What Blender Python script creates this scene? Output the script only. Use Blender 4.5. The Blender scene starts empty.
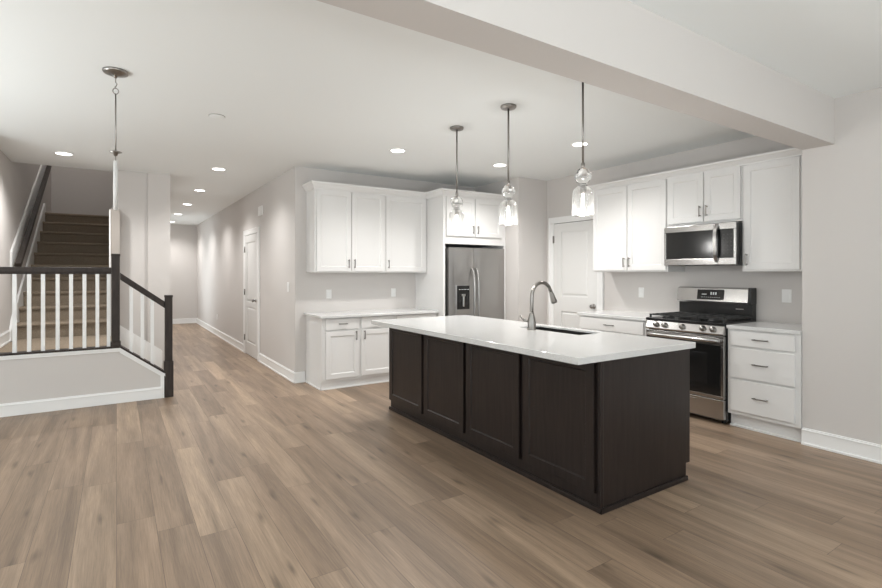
import bpy, bmesh, math, random
from mathutils import Vector, Matrix
random.seed(4)
scn = bpy.context.scene
COL = scn.collection
R = math.radians

# ------------------------------------------------------------------ camera
cam_d = bpy.data.cameras.new('camera')
cam = bpy.data.objects.new('camera', cam_d)
COL.objects.link(cam)
cam.location = (0, 0, 1.375)
cam.rotation_euler = (R(90), 0, -R(33.119))
cam_d.sensor_fit = 'HORIZONTAL'
cam_d.sensor_width = 36
cam_d.lens = 497.33 / 882 * 36
cam_d.shift_y = -(294 - 273.6) / 882
cam_d.clip_start = 0.05
scn.camera = cam

# ------------------------------------------------------------------ world, exposure, daylight
scn.view_settings.view_transform = 'Standard'
scn.view_settings.look = 'None'
scn.view_settings.gamma = 1
scn.view_settings.exposure = 0.12
scn.view_settings.use_curve_mapping = False
scn.cycles.use_denoising = True
scn.cycles.max_bounces = 10
scn.cycles.diffuse_bounces = 6
scn.cycles.transparent_max_bounces = 16
scn.cycles.sample_clamp_indirect = 8
w = bpy.data.worlds.new('sky'); scn.world = w
w.use_nodes = True
w.node_tree.nodes['Background'].inputs[0].default_value = (0.80, 0.90, 1.0, 1)
w.node_tree.nodes['Background'].inputs[1].default_value = 1.0

FLASH = 78.0      # watts per bounced flash
HALLDAY = 20.0    # watts through the added window at the far end of the hall
H = 2.7253        # ceiling height
DAY = 46.0        # watts of daylight per window
STAIR = 20.0      # watts of the added stairwell lamp
PEND = 7.5       # watts per pendant bulb
LAND = 90.0       # watts for the can over the stair landing
HALL = 74.0       # watts per hall can
CAN = 24.0        # watts per recessed can

def daylight(name, loc, rot, sx, sy, e):
    l = bpy.data.lights.new(name, 'AREA')
    l.shape = 'RECTANGLE'; l.size = sx; l.size_y = sy; l.energy = e
    l.color = (0.94, 0.985, 0.99)
    o = bpy.data.objects.new(name, l); COL.objects.link(o)
    o.location = loc; o.rotation_euler = rot
    return o
BACK = -3.4
LEFT = -4.6
TILT = 38        # daylight also bounces up off the ground outside
WIN_X = (-2.6, 0.0, 2.6)
WIN_Y = (-1.4, 1.4, 4.2)
for x in WIN_X:
    daylight('window_daylight', (x, BACK - 0.25, 1.35), (R(90 + TILT), 0, 0), 2.0, 2.1, DAY)
for y in WIN_Y:
    daylight('window_daylight', (LEFT - 0.25, y, 1.45), (R(90 + TILT), 0, R(-90)), 1.8, 1.9, DAY * 0.8)

daylight('window_daylight', (.36, 13.6, 1.3), (R(90), 0, R(-90)), 1.3, 1.9, HALLDAY)  # cool daylight for the hall end, through an added window
# photographer's flashes bounced off the ceiling, behind the camera and in the room to its left
for nm, loc, e in (('bounce_flash', (1.2, -1.9, .9), FLASH), ('bounce_flash', (-3.0, .6, .9), FLASH), ('bounce_flash', (-2.7, 4.2, .9), FLASH)):
    daylight(nm, loc, (R(180), 0, 0), 1.2, 1.2, e)

# ------------------------------------------------------------------ materials
def mat(name, col, rough=0.5, metal=0.0, spec=0.5):
    m = bpy.data.materials.new(name); m.use_nodes = True
    b = m.node_tree.nodes['Principled BSDF']
    b.inputs['Base Color'].default_value = (*col, 1)
    b.inputs['Roughness'].default_value = rough
    b.inputs['Metallic'].default_value = metal
    b.inputs['Specular IOR Level'].default_value = spec
    return m
def nodes(m):
    nt = m.node_tree
    return nt, nt.nodes['Principled BSDF'], nt.nodes, nt.links
def add_noise_bump(m, scale, strength, dist=0.002, stretch=(1, 1, 1)):
    nt, b, N, L = nodes(m)
    tc = N.new('ShaderNodeTexCoord'); mp = N.new('ShaderNodeMapping')
    mp.inputs['Scale'].default_value = stretch
    n = N.new('ShaderNodeTexNoise'); n.inputs['Scale'].default_value = scale; n.inputs['Detail'].default_value = 4
    bp = N.new('ShaderNodeBump'); bp.inputs['Strength'].default_value = strength; bp.inputs['Distance'].default_value = dist
    L.new(tc.outputs['Object'], mp.inputs[0]); L.new(mp.outputs[0], n.inputs['Vector'])
    L.new(n.outputs[0], bp.inputs['Height']); L.new(bp.outputs[0], b.inputs['Normal'])
    return n
def tint_noise(m, scale, c0, c1, stretch=(1, 1, 1), detail=5, lo=0.3, hi=0.7, rough=0.6):
    nt, b, N, L = nodes(m)
    tc = N.new('ShaderNodeTexCoord'); mp = N.new('ShaderNodeMapping')
    mp.inputs['Scale'].default_value = stretch
    n = N.new('ShaderNodeTexNoise'); n.inputs['Scale'].default_value = scale
    n.inputs['Detail'].default_value = detail; n.inputs['Roughness'].default_value = rough
    r = N.new('ShaderNodeValToRGB')
    r.color_ramp.elements[0].position = lo; r.color_ramp.elements[0].color = (*c0, 1)
    r.color_ramp.elements[1].position = hi; r.color_ramp.elements[1].color = (*c1, 1)
    L.new(tc.outputs['Object'], mp.inputs[0]); L.new(mp.outputs[0], n.inputs['Vector'])
    L.new(n.outputs[0], r.inputs[0]); L.new(r.outputs[0], b.inputs['Base Color'])
    return n

M = {}
M['wall'] = mat('greige wall paint', (0.605, 0.578, 0.558), 0.75, spec=0.3); add_noise_bump(M['wall'], 180, 0.08, 0.0006)
M['ceil'] = mat('flat white ceiling paint', (0.838, 0.862, 0.862), 0.9, spec=0.2); add_noise_bump(M['ceil'], 150, 0.08, 0.0006)
M['taupe'] = mat('taupe stained wood', (0.36, 0.325, 0.295), 0.5)
M['milk'] = mat('frosted white glass', (0.66, 0.655, 0.645), 0.3)
M['buttons'] = mat('dim key print', (0.03, 0.03, 0.03), 0.5)
M['trim'] = mat('white trim paint', (0.83, 0.83, 0.825), 0.35)
M['cab'] = mat('white cabinet paint', (0.735, 0.727, 0.717), 0.38); add_noise_bump(M['cab'], 60, 0.02, 0.0005)
M['door'] = mat('shaded white door paint', (0.69, 0.685, 0.672), 0.4)  # trim paint darkened in colour for the shadow on the doors
M['plate'] = mat('white plastic plate', (0.82, 0.82, 0.81), 0.35)
M['dark'] = mat('espresso stained wood', (0.03, 0.024, 0.022), 0.36, spec=.35)
tint_noise(M['dark'], 5, (0.013, 0.0088, 0.0078), (0.026, 0.0188, 0.0165), (9, 9, 0.7), 7, 0.3, 0.72)
M['rail'] = mat('dark stained rail wood', (0.035, 0.026, 0.022), 0.5, spec=.3)
tint_noise(M['rail'], 6, (0.022, 0.016, 0.014), (0.045, 0.034, 0.029), (6, 6, 1), 5)
M['quartz'] = mat('white quartz', (0.80, 0.80, 0.79), 0.16)
tint_noise(M['quartz'], 220, (0.59, 0.59, 0.585), (0.70, 0.70, 0.695), (1, 1, 1), 3, 0.35, 0.6)
M['steel'] = mat('brushed stainless steel', (0.43, 0.42, 0.41), 0.3, 1.0); add_noise_bump(M['steel'], 40, 0.05, 0.0005, (0.6, 0.6, 40))
M['steel_h'] = mat('horizontally brushed stainless steel', (0.46, 0.45, 0.44), 0.25, 1.0); add_noise_bump(M['steel_h'], 40, 0.05, 0.0005, (0.6, 0.6, 40))
M['nickel'] = mat('brushed nickel', (0.30, 0.285, 0.268), 0.32, 1.0); add_noise_bump(M['nickel'], 80, 0.03, 0.0004)
M['pull'] = mat('dark nickel pull', (0.30, 0.285, 0.27), 0.32, 1.0); add_noise_bump(M['pull'], 80, 0.03, 0.0004)
M['black'] = mat('black enamel', (0.012, 0.012, 0.012), 0.25)
M['iron'] = mat('cast iron', (0.015, 0.015, 0.015), 0.55); add_noise_bump(M['iron'], 300, 0.2, 0.0006)
M['blackglass'] = mat('black oven glass', (0.010, 0.010, 0.010), 0.14)
M['grey'] = mat('grey appliance side', (0.05, 0.05, 0.05), 0.5)
M['mark'] = mat('pale printed mark', (0.75, 0.78, 0.78), 0.5)
M['gap_dark'] = mat('dark door gap shade', (0.02, 0.02, 0.02), 0.8)  # near-black colour standing in for shade in the door gap
M['pocket'] = mat('shade darkened stainless basin', (0.075, 0.072, 0.07), 0.4, 1.0)  # steel darkened in colour to stand for the shade inside the sink
M['carpet'] = mat('brown carpet', (0.115, 0.088, 0.064), 0.95, spec=0.1)
tint_noise(M['carpet'], 130, (0.22, 0.176, 0.132), (0.36, 0.298, 0.232), (1, 1, 1), 3, 0.3, 0.7)
nt, b, N, L = nodes(M['carpet'])
bp = N.new('ShaderNodeBump'); bp.inputs['Strength'].default_value = 0.6; bp.inputs['Distance'].default_value = 0.006
nz = N.new('ShaderNodeTexNoise'); nz.inputs['Scale'].default_value = 220
tc = N.new('ShaderNodeTexCoord'); L.new(tc.outputs['Object'], nz.inputs['Vector'])
L.new(nz.outputs[0], bp.inputs['Height']); L.new(bp.outputs[0], b.inputs['Normal'])

def emit(name, col, s):
    m = bpy.data.materials.new(name); m.use_nodes = True
    nt = m.node_tree; nt.nodes.clear()
    e = nt.nodes.new('ShaderNodeEmission'); o = nt.nodes.new('ShaderNodeOutputMaterial')
    e.inputs[0].default_value = (*col, 1); e.inputs[1].default_value = s
    nt.links.new(e.outputs[0], o.inputs[0]); return m
M['lens'] = emit('lit lamp lens', (1.0, 0.97, 0.92), 9.0)
M['bulb'] = emit('lit bulb', (1.0, 0.96, 0.90), 4.5)

def thin_glass(name, tint, lo, hi, rough, bump=0.0, bscale=30, blend=0.35, milk=0.0):
    m = bpy.data.materials.new(name); m.use_nodes = True
    nt = m.node_tree; N = nt.nodes; L = nt.links; N.clear()
    o = N.new('ShaderNodeOutputMaterial'); mx = N.new('ShaderNodeMixShader')
    t = N.new('ShaderNodeBsdfTransparent'); g = N.new('ShaderNodeBsdfGlossy')
    t.inputs[0].default_value = (*tint, 1); g.inputs['Roughness'].default_value = rough
    lw = N.new('ShaderNodeLayerWeight'); lw.inputs[0].default_value = blend
    mr = N.new('ShaderNodeMapRange'); mr.inputs[3].default_value = lo; mr.inputs[4].default_value = hi
    L.new(lw.outputs['Facing'], mr.inputs[0]); L.new(mr.outputs[0], mx.inputs[0])
    L.new(t.outputs[0], mx.inputs[1])
    if milk:
        tr = N.new('ShaderNodeBsdfTranslucent'); tr.inputs[0].default_value = (0.9, 0.9, 0.88, 1)
        m2 = N.new('ShaderNodeMixShader'); m2.inputs[0].default_value = milk
        L.new(g.outputs[0], m2.inputs[1]); L.new(tr.outputs[0], m2.inputs[2]); L.new(m2.outputs[0], mx.inputs[2])
    else:
        L.new(g.outputs[0], mx.inputs[2])
    if bump:
        tc = N.new('ShaderNodeTexCoord'); n = N.new('ShaderNodeTexNoise'); n.inputs['Scale'].default_value = bscale
        bp = N.new('ShaderNodeBump'); bp.inputs['Strength'].default_value = bump; bp.inputs['Distance'].default_value = 0.01
        L.new(tc.outputs['Object'], n.inputs['Vector']); L.new(n.outputs[0], bp.inputs['Height'])
        L.new(bp.outputs[0], g.inputs['Normal'])
    L.new(mx.outputs[0], o.inputs[0]); return m
M['pane'] = thin_glass('clear window pane', (0.97, 0.98, 0.98), 0.03, 0.4, 0.02)
M['shade'] = thin_glass('seeded clear glass', (0.97, 0.97, 0.965), 0.05, 0.75, 0.10, 0.25, 70, 0.42, 0.13)
M['globe'] = thin_glass('smooth glass globe', (0.90, 0.90, 0.895), 0.18, 0.95, 0.06, 1.0, 38, 0.5, 0.15)
m = mat('crackled glass globe', (0.97, 0.97, 0.965), 0.03); nt, b, N, L = nodes(m)
b.inputs['Transmission Weight'].default_value = 1.0; b.inputs['IOR'].default_value = 1.38
tc = N.new('ShaderNodeTexCoord'); vo = N.new('ShaderNodeTexVoronoi'); vo.inputs['Scale'].default_value = 42
bp = N.new('ShaderNodeBump'); bp.inputs['Strength'].default_value = 0.3; bp.inputs['Distance'].default_value = 0.006
L.new(tc.outputs['Object'], vo.inputs['Vector']); L.new(vo.outputs['Distance'], bp.inputs['Height']); L.new(bp.outputs[0], b.inputs['Normal'])
M['globe'] = m
M['frost'] = thin_glass('frosted glass tube', (0.8, 0.8, 0.79), 0.5, 0.9, 0.3, 0, 1, 0.4, 0.7)

# plank floor: planks run along world Y
m = mat('oak plank floor', (0.3, 0.22, 0.16), 0.42)
nt, b, N, L = nodes(m)
tc = N.new('ShaderNodeTexCoord'); sp = N.new('ShaderNodeSeparateXYZ'); cb = N.new('ShaderNodeCombineXYZ')
L.new(tc.outputs['Object'], sp.inputs[0]); L.new(sp.outputs[1], cb.inputs[0]); L.new(sp.outputs[0], cb.inputs[1])
def mth(op, x, y=None):
    n = N.new('ShaderNodeMath'); n.operation = op
    for i, v in enumerate((x, y)):
        if v is None: continue
        if isinstance(v, (int, float)): n.inputs[i].default_value = v
        else: L.new(v, n.inputs[i])
    return n.outputs[0]
def white(x, y):
    c_ = N.new('ShaderNodeCombineXYZ'); L.new(x, c_.inputs[0])
    if y is not None: L.new(y, c_.inputs[1])
    n = N.new('ShaderNodeTexWhiteNoise'); n.noise_dimensions = '2D'; L.new(c_.outputs[0], n.inputs['Vector']); return n
PW, PL = 0.182, 1.52
u_ = mth('DIVIDE', sp.outputs[0], PW); row = mth('FLOOR', u_)
v_ = mth('ADD', mth('DIVIDE', sp.outputs[1], PL), white(row, None).outputs['Value']); colm = mth('FLOOR', v_)
rnd = white(row, colm)
fu = mth('FRACT', u_); fv = mth('FRACT', v_)
eu = mth('MULTIPLY', mth('MINIMUM', fu, mth('SUBTRACT', 1.0, fu)), PW)
ev = mth('MULTIPLY', mth('MINIMUM', fv, mth('SUBTRACT', 1.0, fv)), PL)
joint = mth('LESS_THAN', mth('MINIMUM', eu, ev), 0.0011)
base = N.new('ShaderNodeValToRGB'); els = base.color_ramp.elements
els[0].position = 0.0; els[0].color = (0.240, 0.168, 0.114, 1)
els[1].position = 1.0; els[1].color = (0.362, 0.262, 0.182, 1)
e_ = els.new(0.55); e_.color = (0.292, 0.208, 0.146, 1)
L.new(rnd.outputs['Value'], base.inputs[0])
off = N.new('ShaderNodeVectorMath'); off.operation = 'MULTIPLY_ADD'
off.inputs[1].default_value = (17.3, 13.1, 15.7)
L.new(rnd.outputs['Color'], off.inputs[0]); L.new(cb.outputs[0], off.inputs[2])
def grain(sx, sy, scale, detail, rough, dist=0.0):
    mp = N.new('ShaderNodeMapping'); mp.inputs['Scale'].default_value = (sx, sy, 1)
    L.new(off.outputs[0], mp.inputs[0])
    n = N.new('ShaderNodeTexNoise'); n.inputs['Scale'].default_value = scale; n.inputs['Detail'].default_value = detail
    n.inputs['Roughness'].default_value = rough; n.inputs['Distortion'].default_value = dist
    L.new(mp.outputs[0], n.inputs['Vector']); return n
g1 = grain(0.42, 7.0, 1.7, 3, 0.5, 0.5)     # broad soft streaks
g2 = grain(1.6, 55, 3, 6, 0.7, 0.3)         # fine grain
g3 = grain(1.5, 12, 1.5, 2, 0.5, 0.2)       # knots
def ramp(n, a, b_, p0=0.3, p1=0.7):
    r = N.new('ShaderNodeValToRGB')
    r.color_ramp.elements[0].position = p0; r.color_ramp.elements[0].color = (a, a, a, 1)
    r.color_ramp.elements[1].position = p1; r.color_ramp.elements[1].color = (b_, b_, b_, 1)
    L.new(n.outputs[0], r.inputs[0]); return r
def mul(a, b_):
    x = N.new('ShaderNodeMix'); x.data_type = 'RGBA'; x.blend_type = 'MULTIPLY'; x.inputs[0].default_value = 1
    L.new(a, x.inputs[6]); L.new(b_, x.inputs[7]); return x.outputs[2]
c = mul(base.outputs['Color'], ramp(g1, 0.70, 1.20, .32, .68).outputs[0])
c = mul(c, ramp(g2, 0.74, 1.22).outputs[0])
vm = N.new('ShaderNodeMapping'); vm.inputs['Scale'].default_value = (1.5, 7.5, 1); L.new(off.outputs[0], vm.inputs[0])
wv = N.new('ShaderNodeVectorMath'); wv.operation = 'MULTIPLY_ADD'; wv.inputs[1].default_value = (.35, .35, 0)
L.new(g3.outputs['Color'], wv.inputs[0]); L.new(vm.outputs[0], wv.inputs[2])
vo = N.new('ShaderNodeTexVoronoi'); vo.inputs['Scale'].default_value = 1.0; vo.voronoi_dimensions = '2D'
L.new(wv.outputs[0], vo.inputs['Vector'])
kn = N.new('ShaderNodeMapRange'); kn.inputs[1].default_value = 0.02; kn.inputs[2].default_value = 0.16; kn.inputs[3].default_value = 0.55; kn.inputs[4].default_value = 1.0
L.new(vo.outputs['Distance'], kn.inputs[0])
# only some cells carry a knot
kc = N.new('ShaderNodeSeparateColor'); L.new(vo.outputs['Color'], kc.inputs[0])
has = mth('GREATER_THAN', kc.outputs[0], 0.62)
km = N.new('ShaderNodeMix'); km.data_type = 'FLOAT'; km.inputs[2].default_value = 1.0
L.new(has, km.inputs[0]); L.new(kn.outputs[0], km.inputs[3])
cc = N.new('ShaderNodeCombineXYZ')
for i in range(3): L.new(km.outputs[0], cc.inputs[i])
c = mul(c, cc.outputs[0])
jm = N.new('ShaderNodeMix'); jm.data_type = 'RGBA'; jm.inputs[7].default_value = (0.13, 0.092, 0.066, 1)
L.new(joint, jm.inputs[0]); L.new(c, jm.inputs[6]); c = jm.outputs[2]
L.new(c, b.inputs['Base Color'])
bp = N.new('ShaderNodeBump'); bp.inputs['Strength'].default_value = 0.12; bp.inputs['Distance'].default_value = 0.001
L.new(g2.outputs[0], bp.inputs['Height']); L.new(bp.outputs[0], b.inputs['Normal'])
M['floor'] = m

# ------------------------------------------------------------------ mesh helpers
class MB:
    """collects shapes, links them as ONE mesh object"""
    def __init__(s): s.bm = bmesh.new()
    def box(s, x0, y0, z0, x1, y1, z1, bev=0.0, mtx=None):
        t = bmesh.new()
        r = bmesh.ops.create_cube(t, size=1)
        for v in t.verts:
            v.co = Vector(((x0 + x1) / 2 + v.co.x * abs(x1 - x0), (y0 + y1) / 2 + v.co.y * abs(y1 - y0), (z0 + z1) / 2 + v.co.z * abs(z1 - z0)))
        if bev: bmesh.ops.bevel(t, geom=t.edges[:], offset=bev, segments=2, affect='EDGES', profile=0.5)
        s._merge(t, mtx); return s
    def _merge(s, t, mtx=None, smooth=False):
        if mtx is not None: bmesh.ops.transform(t, matrix=mtx, verts=t.verts)
        bmesh.ops.recalc_face_normals(t, faces=t.faces)
        if smooth:
            for f in t.faces: f.smooth = True
        me = bpy.data.meshes.new('tmp'); t.to_mesh(me); t.free(); s.bm.from_mesh(me); bpy.data.meshes.remove(me)
    def prism(s, pts, a0, a1, axis='y', bev=0.0):
        """polygon pts (2-D) extruded between a0 and a1 along axis"""
        t = bmesh.new()
        def P(p, a):
            return {'x': (a, p[0], p[1]), 'y': (p[0], a, p[1]), 'z': (p[0], p[1], a)}[axis]
        A = [t.verts.new(P(p, a0)) for p in pts]; B = [t.verts.new(P(p, a1)) for p in pts]
        t.faces.new(A); t.faces.new(B[::-1])
        n = len(pts)
        for i in range(n): t.faces.new((A[i], A[(i + 1) % n], B[(i + 1) % n], B[i]))
        bmesh.ops.recalc_face_normals(t, faces=t.faces)
        if bev: bmesh.ops.bevel(t, geom=t.edges[:], offset=bev, segments=2, affect='EDGES', profile=0.5)
        s._merge(t); return s
    def lathe(s, prof, c=(0, 0, 0), seg=32, mtx=None, closed=False):
        t = bmesh.new(); rings = []
        for r_, z in prof:
            if r_ < 1e-6: rings.append([t.verts.new((0, 0, z))])
            else: rings.append([t.verts.new((r_ * math.cos(2 * math.pi * k / seg), r_ * math.sin(2 * math.pi * k / seg), z)) for k in range(seg)])
        for a, b_ in zip(rings, rings[1:]):
            for k in range(seg):
                k2 = (k + 1) % seg
                if len(a) == 1 and len(b_) == 1: continue
                if len(a) == 1: t.faces.new((a[0], b_[k], b_[k2]))
                elif len(b_) == 1: t.faces.new((a[k], a[k2], b_[0]))
                else: t.faces.new((a[k], a[k2], b_[k2], b_[k]))
        mm = Matrix.Translation(c) @ (mtx if mtx is not None else Matrix())
        s._merge(t, mm, True); return s
    def tube(s, path, rad, seg=12, caps=True):
        """round tube along a list of points; rad a number or a list"""
        t = bmesh.new(); pts = [Vector(p) for p in path]; n = len(pts)
        rads = rad if isinstance(rad, (list, tuple)) else [rad] * n
        tang = [(pts[min(i + 1, n - 1)] - pts[max(i - 1, 0)]).normalized() for i in range(n)]
        up = Vector((0, 0, 1)) if abs(tang[0].z) < 0.9 else Vector((1, 0, 0))
        nrm = (up - tang[0] * up.dot(tang[0])).normalized(); rings = []
        for i in range(n):
            nrm = (nrm - tang[i] * nrm.dot(tang[i])).normalized(); bn = tang[i].cross(nrm)
            rings.append([t.verts.new(pts[i] + (nrm * math.cos(2 * math.pi * k / seg) + bn * math.sin(2 * math.pi * k / seg)) * rads[i]) for k in range(seg)])
        for a, b_ in zip(rings, rings[1:]):
            for k in range(seg): t.faces.new((a[k], a[(k + 1) % seg], b_[(k + 1) % seg], b_[k]))
        if caps: t.faces.new(rings[0]); t.faces.new(rings[-1])
        s._merge(t, None, True); return s
    def bar(s, p0, p1, wx, wz, bev=0.0):
        """rectangular bar from p0 to p1; wx sideways, wz up"""
        p0, p1 = Vector(p0), Vector(p1); d = p1 - p0
        q = d.to_track_quat('Y', 'Z').to_matrix().to_4x4()
        s.box(-wx / 2, 0, -wz / 2, wx / 2, d.length, wz / 2, bev, Matrix.Translation(p0) @ q); return s
    def build(s, name, m, parent=None, loc=None):
        me = bpy.data.meshes.new(name); s.bm.to_mesh(me); s.bm.free()
        me.materials.append(M[m] if isinstance(m, str) else m)
        o = bpy.data.objects.new(name, me); COL.objects.link(o)
        if parent is not None: o.parent = parent
        if loc: o.location = loc
        return o
def tag(o, label, cat, group=None, kind=None):
    o['label'] = label; o['category'] = cat
    if group: o['group'] = group
    if kind: o['kind'] = kind
    return o
def thing(name, label, cat, loc=(0, 0, 0), rz=0, group=None, kind=None):
    o = bpy.data.objects.new(name, None); COL.objects.link(o)
    o.empty_display_size = 0.1
    o.location = loc; o.rotation_euler = (0, 0, R(rz))
    return tag(o, label, cat, group, kind)
def struct(o, label=None, cat=None):
    o['kind'] = 'structure'
    if label: o['label'] = label
    if cat: o['category'] = cat
    return o
def S(mb, name, m, label, cat): return struct(mb.build(name, m), label, cat)
def copy_tree(o, parent=None):
    cpy = o.copy(); COL.objects.link(cpy)
    if parent is not None: cpy.parent = parent
    for ch in list(o.children): copy_tree(ch, cpy)
    return cpy

# ------------------------------------------------------------------ room shell (metres; X right along the back wall, Y down the hall)
XW = 5.253      # kitchen alcove wall
XF = 4.641      # right wall near the camera
YB = 6.236      # back wall behind the white cabinets
XH = 1.88       # right wall of the hall
HL = 0.614      # left wall of the hall
HE = 15.364     # end of the hall
YA = 1.772      # corner where the alcove begins
YP = 5.225      # wall beside the pantry door
XS = -1.06      # stair left wall
KY = 6.295      # knee wall front
S(MB().box(LEFT - .12, BACK - .12, -0.12, 5.5, HE + .12, 0), 'floor', 'floor', 'brown oak plank floor running the length of the room and hall', 'floor')
S(MB().box(LEFT - .12, BACK - .12, H, XS, KY + .12, H + .3)
  .box(XS, BACK - .12, H, HL - .11, 7.88, H + .3)
  .box(HL - .11, BACK - .12, H, 5.5, HE + .12, H + .3), 'ceiling', 'ceil', 'flat white ceiling over the kitchen and hall', 'ceiling')
S(MB().box(LEFT, 1.555, 2.373, XF, YA - .002, H), 'trim_1', 'wall', 'greige boxed beam dropping below the ceiling across the room', 'beam')
S(MB().box(XF, BACK, 0, XF + .12, YA, H).box(XF + .12, 1.65, 0, XW + .12, YA, H), 'wall_right', 'wall', 'greige wall running towards the camera beside the drawer cabinet', 'wall')
S(MB().box(XW, YA, 0, XW + .12, YP, H), 'wall_kitchen', 'wall', 'greige alcove wall behind the range and pantry door', 'wall')
S(MB().box(4.70, YP, 0, XW + .12, YB + .12, H), 'wall_pantry', 'wall', 'greige wall corner between refrigerator and pantry door', 'wall')
S(MB().box(XH, YB, 0, 4.70, YB + .12, H), 'wall_back', 'wall', 'greige wall behind the white cabinets and refrigerator', 'wall')
S(MB().box(XH, YB + .12, 0, XH + .12, HE, H), 'wall_hall', 'wall', 'greige long hall wall holding the narrow white door', 'wall')
S(MB().box(HL - .11, HE, 0, XH + .12, HE + .12, H), 'wall_end', 'wall', 'greige wall closing the far end of the hall', 'wall')
S(MB().box(-0.04, 7.74, 0, .352, 12.3, 5.2).box(.352, 7.70, 0, HL, 12.9, H).box(.352, 12.9, 0, HL, 14.3, .3).box(.352, 12.9, 2.3, HL, 14.3, H).box(.352, 14.3, 0, HL, HE, H).box(.352, 7.74, H, HL, 12.3, 5.2), 'wall_stair', 'wall', 'greige wall block between the stair and the hall', 'wall')
S(MB().box(XS - .12, KY, 0, XS, 12.3, 5.2), 'wall_left', 'wall', 'greige wall at the left of the stair flight', 'wall')
S(MB().box(XS, 12.2, 2, -0.04, 12.32, 5.2), 'wall_landing', 'wall', 'shaded greige wall at the head of the stair', 'wall')
S(MB().box(XS - .12, 7.88, 5.2, HL, 12.32, 5.3).box(XS - .12, 7.76, H + .3, HL, 7.88, 5.2), 'wall_stairwell', 'wall', 'wall closing the stairwell above the ceiling opening', 'wall')
S(MB().box(LEFT - .12, KY, 0, XS, KY + .12, H), 'wall_front', 'wall', 'greige wall left of the stair landing', 'wall')

def wall_with_openings(name, axis, pos, thick, a0, a1, ops, label):
    """wall along x (axis 'x' at y=pos) or y with rectangular openings (c, half, z0, z1)"""
    mb = MB(); cur = a0
    def bx(p, q, z0, z1):
        if axis == 'x': mb.box(p, pos, z0, q, pos + thick, z1)
        else: mb.box(pos, p, z0, pos + thick, q, z1)
    for c_, hw, z0, z1 in sorted(ops):
        bx(cur, c_ - hw, 0, H); bx(c_ - hw, c_ + hw, 0, z0); bx(c_ - hw, c_ + hw, z1, H); cur = c_ + hw
    bx(cur, a1, 0, H)
    return S(mb, name, 'wall', label, 'wall')
wall_with_openings('wall_rear', 'x', BACK - .12, .12, LEFT, XF + .12, [(x, 1.0, .3, 2.4) for x in WIN_X], 'greige window wall behind the camera')
wall_with_openings('wall_side', 'y', LEFT - .12, .12, BACK, KY, [(y, .9, .5, 2.4) for y in WIN_Y], 'greige window wall at the left of the room')
wn = 0
for x in WIN_X:
    wn += 1
    f = MB()
    for a, b_ in ((x - 1.0, x - .94), (x - .03, x + .03), (x + .94, x + 1.0)): f.box(a, BACK - .1, .3, b_, BACK - .04, 2.4)
    for a, b_ in ((.3, .36), (2.34, 2.4)): f.box(x - 1.0, BACK - .1, a, x + 1.0, BACK - .04, b_)
    fr = S(f, 'window_%d' % wn, 'trim', 'white framed window behind the camera', 'window')
    MB().box(x - .95, BACK - .072, .35, x + .95, BACK - .068, 2.35).build('pane', 'pane', fr)
for y in WIN_Y:
    wn += 1
    f = MB()
    for a, b_ in ((y - .9, y - .84), (y - .03, y + .03), (y + .84, y + .9)): f.box(LEFT - .1, a, .5, LEFT - .04, b_, 2.4)
    for a, b_ in ((.5, .56), (2.34, 2.4)): f.box(LEFT - .1, y - .9, a, LEFT - .04, y + .9, b_)
    fr = S(f, 'window_%d' % wn, 'trim', 'white framed window in the left room wall', 'window')
    MB().box(LEFT - .072, y - .85, .55, LEFT - .068, y + .85, 2.35).build('pane', 'pane', fr)

f = MB()  # unseen window, added to bring cool daylight onto the hall's end wall
for a, b_ in ((12.9, 12.96), (13.57, 13.63), (14.24, 14.3)): f.box(.40, a, .3, .46, b_, 2.3)
for a, b_ in ((.3, .36), (2.24, 2.3)): f.box(.40, 12.9, a, .46, 14.3, b_)
fr = S(f, 'window_%d' % (wn + 1), 'trim', 'unseen white framed window added to light the far end of the hall', 'window')
MB().box(.428, 12.95, .35, .432, 14.25, 2.25).build('pane', 'pane', fr)

# baseboards: profile with a cap bead and a shoe strip
def baseboard(name, p, q, nx, ny, label, h=.135):
    """along p->q on a wall whose room side is (nx, ny)"""
    mb = MB()
    def strip(t, z0, z1):
        x0, x1 = sorted((p[0], q[0])); y0, y1 = sorted((p[1], q[1]))
        if nx: xs = (p[0], p[0] + nx * t); mb.box(min(xs), y0, z0, max(xs), y1, z1, .002)
        else: ys = (p[1], p[1] + ny * t); mb.box(x0, min(ys), z0, x1, max(ys), z1, .002)
    strip(.014, 0, h - .02); strip(.018, h - .022, h - .012); strip(.010, h - .014, h); strip(.024, 0, .018)
    return S(mb, name, 'trim', label, 'baseboard')
baseboard('baseboard_right', (XF, BACK), (XF, YA), -1, 0, 'white baseboard along the right wall beside the drawers')
baseboard('baseboard_hall_near', (XH, YB), (XH, 8.09), -1, 0, 'white baseboard on the hall wall between corner and door')
baseboard('baseboard_hall_far', (XH, 9.21), (XH, HE), -1, 0, 'white baseboard on the hall wall beyond the door')
baseboard('baseboard_end', (HL, HE), (XH, HE), 0, -1, 'white baseboard at the end of the hall')
baseboard('baseboard_back', (XH - .014, YB), (2.004, YB), 0, -1, 'short white baseboard piece beside the left base cabinet')
baseboard('baseboard_pantry', (4.70, YP), (XW, YP), 0, -1, 'white baseboard beside the refrigerator')
baseboard('baseboard_kitchen', (XW, 5.20), (XW, YP), -1, 0, 'white baseboard sliver beside the pantry door')
baseboard('baseboard_left', (XS, 6.5), (XS, 7.75), 1, 0, 'white baseboard along the stair landing', .135).location.z = .58

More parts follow.
